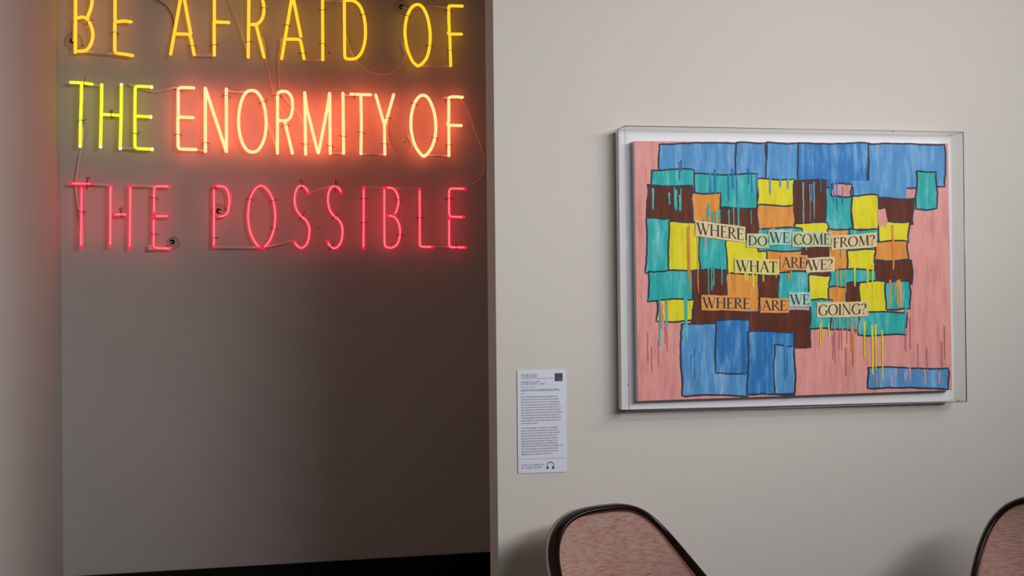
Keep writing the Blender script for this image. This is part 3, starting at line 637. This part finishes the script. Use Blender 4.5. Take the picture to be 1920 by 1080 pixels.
# ------------------------------------------------------------------ chairs
KS = 1.07        # chair scale (size against distance from the wall)
CW, CD, CP, CM_, CR = .243137*KS, .369825*KS, .652691, 1.805217, .207383
CK = 2.101906*KS**(1-CM_)
HT = 1.4-(1.4-.811165)*KS
def rail(a):
    s = abs(a); th = s*math.pi/2
    x = math.copysign(CW*math.sin(th)**CP, a) if s > 1e-9 else 0
    dz = CD*s*s
    return Vector((x, -(CR*dz+CK*dz**CM_), HT-dz))
wood = mat('dark_mahogany', (.013, .004, .003), .17, .3, (20, 20, 90), coat=0, spec=.2)
def fabric_mat():
    m = bpy.data.materials.new('red_and_beige_weave'); nt, b = nodes(m); b.inputs['Roughness'].default_value = .9; b.inputs['Specular IOR Level'].default_value = .15
    N = nt.nodes.new; L = nt.links.new
    tc = N('ShaderNodeTexCoord')
    mp = N('ShaderNodeMapping'); mp.inputs['Scale'].default_value = (40, 40, 260)
    n1 = N('ShaderNodeTexNoise'); n1.inputs['Scale'].default_value = 1; n1.inputs['Detail'].default_value = 5
    L(tc.outputs['Object'], mp.inputs[0]); L(mp.outputs[0], n1.inputs['Vector'])
    ck = N('ShaderNodeTexWave'); ck.wave_type = 'BANDS'; ck.bands_direction = 'DIAGONAL'; ck.inputs['Scale'].default_value = 95; ck.inputs['Distortion'].default_value = .6
    L(tc.outputs['Object'], ck.inputs['Vector'])
    n2 = N('ShaderNodeTexNoise'); n2.inputs['Scale'].default_value = 420; n2.inputs['Detail'].default_value = 2
    L(tc.outputs['Object'], n2.inputs['Vector'])
    ad = N('ShaderNodeMath'); ad.operation = 'MULTIPLY_ADD'; ad.inputs[1].default_value = .22; L(ck.outputs['Fac'], ad.inputs[0]); L(n1.outputs['Fac'], ad.inputs[2])
    ad2 = N('ShaderNodeMath'); ad2.operation = 'MULTIPLY_ADD'; ad2.inputs[1].default_value = .30; L(n2.outputs['Fac'], ad2.inputs[0]); L(ad.outputs[0], ad2.inputs[2])
    r = N('ShaderNodeValToRGB'); e = r.color_ramp.elements
    e[0].position = .56; e[0].color = (.42, .31, .26, 1); e[1].position = .98; e[1].color = (.36, .10, .095, 1); k = e.new(.79); k.color = (.38, .23, .195, 1)
    L(ad2.outputs[0], r.inputs[0]); L(r.outputs[0], b.inputs['Base Color'])
    bp = N('ShaderNodeBump'); bp.inputs['Strength'].default_value = .5; bp.inputs['Distance'].default_value = .001; L(ad2.outputs[0], bp.inputs['Height']); L(bp.outputs[0], b.inputs['Normal'])
    return m
weave = fabric_mat(); pipe_m = mat('rose_piping', (.42, .17, .14), .9, .3, (300, 300, 300)); linen = mat('cream_textured_linen', (.66, .60, .50), .95, .2, (400, 400, 400), .8, 500)
def inner(a, k):
    """point moved from the rail toward the back's middle line"""
    p = rail(a); s = abs(a); dz = CD*s*s
    c = Vector((0, -(CR*dz*.9)+.012, HT-dz*1.0)); return p+(c-p)*k
def dish(a, v):
    """upholstery surface: v=0 at the rail, 1 on the middle line"""
    p = rail(a); s = abs(a); dz = CD*s*s
    c = Vector((0, -CR*dz*1.0+.004, HT-dz))
    x = p.x*(1-v); y = c.y+(p.y-c.y)*((1-v)**2.1)
    return Vector((x, y, p.z))
def frame_mesh():
    bm = bmesh.new(); n = 72; seg = 14; rings = []
    A = [-1+2*i/n for i in range(n+1)]
    for a in A:
        p = rail(a); t = (rail(min(1, a+.01))-rail(max(-1, a-.01))).normalized()
        inw = Vector((-p.x, 0, HT-.24-p.z)); inw = (inw-t*inw.dot(t)).normalized(); d = t.cross(inw).normalized()
        hw, hd = .0095, .021
        ring = []
        for k in range(seg):
            an = 2*math.pi*k/seg; c_, s_ = math.cos(an), math.sin(an)
            ring.append(bm.verts.new(p+inw*hw*math.copysign(abs(c_)**.8, c_)+d*hd*math.copysign(abs(s_)**.8, s_)))
        rings.append(ring)
    for i in range(n):
        for k in range(seg): bm.faces.new((rings[i][k], rings[i][(k+1) % seg], rings[i+1][(k+1) % seg], rings[i+1][k]))
    bm.faces.new(rings[0]); bm.faces.new(rings[-1]); bmesh.ops.recalc_face_normals(bm, faces=bm.faces); return bm
def panel_mesh(off, thick, top=.035, grow=0):
    """curved upholstery inside the frame; follows horizontal levels below the top rail"""
    bm = bmesh.new(); n = 34; m = 22; rows = []
    for i in range(n+1):
        s = top+(1-top)*(i/n)**.8
        row = []
        for j in range(m+1):
            q = -1+2*j/m; v = 1-abs(q)
            p = dish(s if q > 0 else -s, v); p.y += off-.012*math.sin(math.pi*min(1, v))*0
            p.x *= 1+grow; p.z += grow*.12; row.append(p)
        rows.append(row)
    for sgn, dy in ((0, 0), (1, thick)):
        V = [[bm.verts.new(p+Vector((0, dy, 0))) for p in r] for r in rows]
        for i in range(n):
            for j in range(m): bm.faces.new((V[i][j], V[i][j+1], V[i+1][j+1], V[i+1][j]))
        if sgn == 0: V0 = V
    loop = lambda V: [V[0][j] for j in range(m+1)]+[V[i][m] for i in range(1, n+1)]+[V[n][j] for j in range(m-1, -1, -1)]+[V[i][0] for i in range(n-1, 0, -1)]
    a, c = loop(V0), loop(V)
    for i in range(len(a)): bm.faces.new((a[i], a[(i+1) % len(a)], c[(i+1) % len(a)], c[i]))
    bmesh.ops.recalc_face_normals(bm, faces=bm.faces); return bm
def rounded(bm, a, c, r):
    box(bm, a, c); bmesh.ops.bevel(bm, geom=bm.edges[:], offset=r, segments=3, affect='EDGES', profile=.5)
def part(name, bm, m, root, smooth=True):
    me = bpy.data.meshes.new(name)
    if smooth:
        for f in bm.faces: f.smooth = True
    bm.to_mesh(me); bm.free(); me.materials.append(m); o = bpy.data.objects.new(name, me); COL.objects.link(o); o.parent = root; return o
def chair():
    root = bpy.data.objects.new('lounge_chair', None); COL.objects.link(root)
    part('frame', frame_mesh(), wood, root)
    bp_ = part('back_upholstery', panel_mesh(-.004, .012), weave, root)
    bm = bmesh.new(); sweep(bm, [dish(-1+2*i/80, .055)+Vector((0, -.006, -.008*(1-abs(-1+2*i/80)))) for i in range(81)], .0030, 6); part('piping', bm, pipe_m, bp_)
    part('rear_upholstery', panel_mesh(.016, .014, .10, .035), linen, root)
    bm = bmesh.new(); rounded(bm, (-.235, -.50, .36), (.235, -.06, .46), .03); part('seat_cushion', bm, weave, root)
    bm = bmesh.new(); rounded(bm, (-.24, -.50, .31), (.24, -.05, .358), .012); part('seat_rail', bm, wood, root)
    for sx in (-1, 1):
        for y, ty in ((-.46, -.49), (-.09, .02)):
            bm = bmesh.new(); sweep(bm, [(sx*.20, y, .33), (sx*.215, (y+ty)/2, .17), (sx*.225, ty, .004)], .02, 10, caps=False, radii=[.024, .019, .013]); part('leg', bm, wood, root)
    return root
def copy_tree(o, parent=None):
    c = o.copy(); COL.objects.link(c); c.parent = parent
    for ch in list(o.children): copy_tree(ch, c)
    return c
c1 = chair(); c2 = copy_tree(c1)
for c, x, y, phi, lab in ((c1, .897088, 3.0, .355895, 'round-backed chair in red-beige weave below the wall label, nearest the neon niche'),
                          (c2, 2.184204, 2.799548, -.624396, 'round-backed chair in red-beige weave cut off by the right edge')):
    c.location = (x*KS, y*KS, 0); c.rotation_euler = (0, 0, phi); tag(c, lab, 'chair', 'pair of dark-framed upholstered chairs')
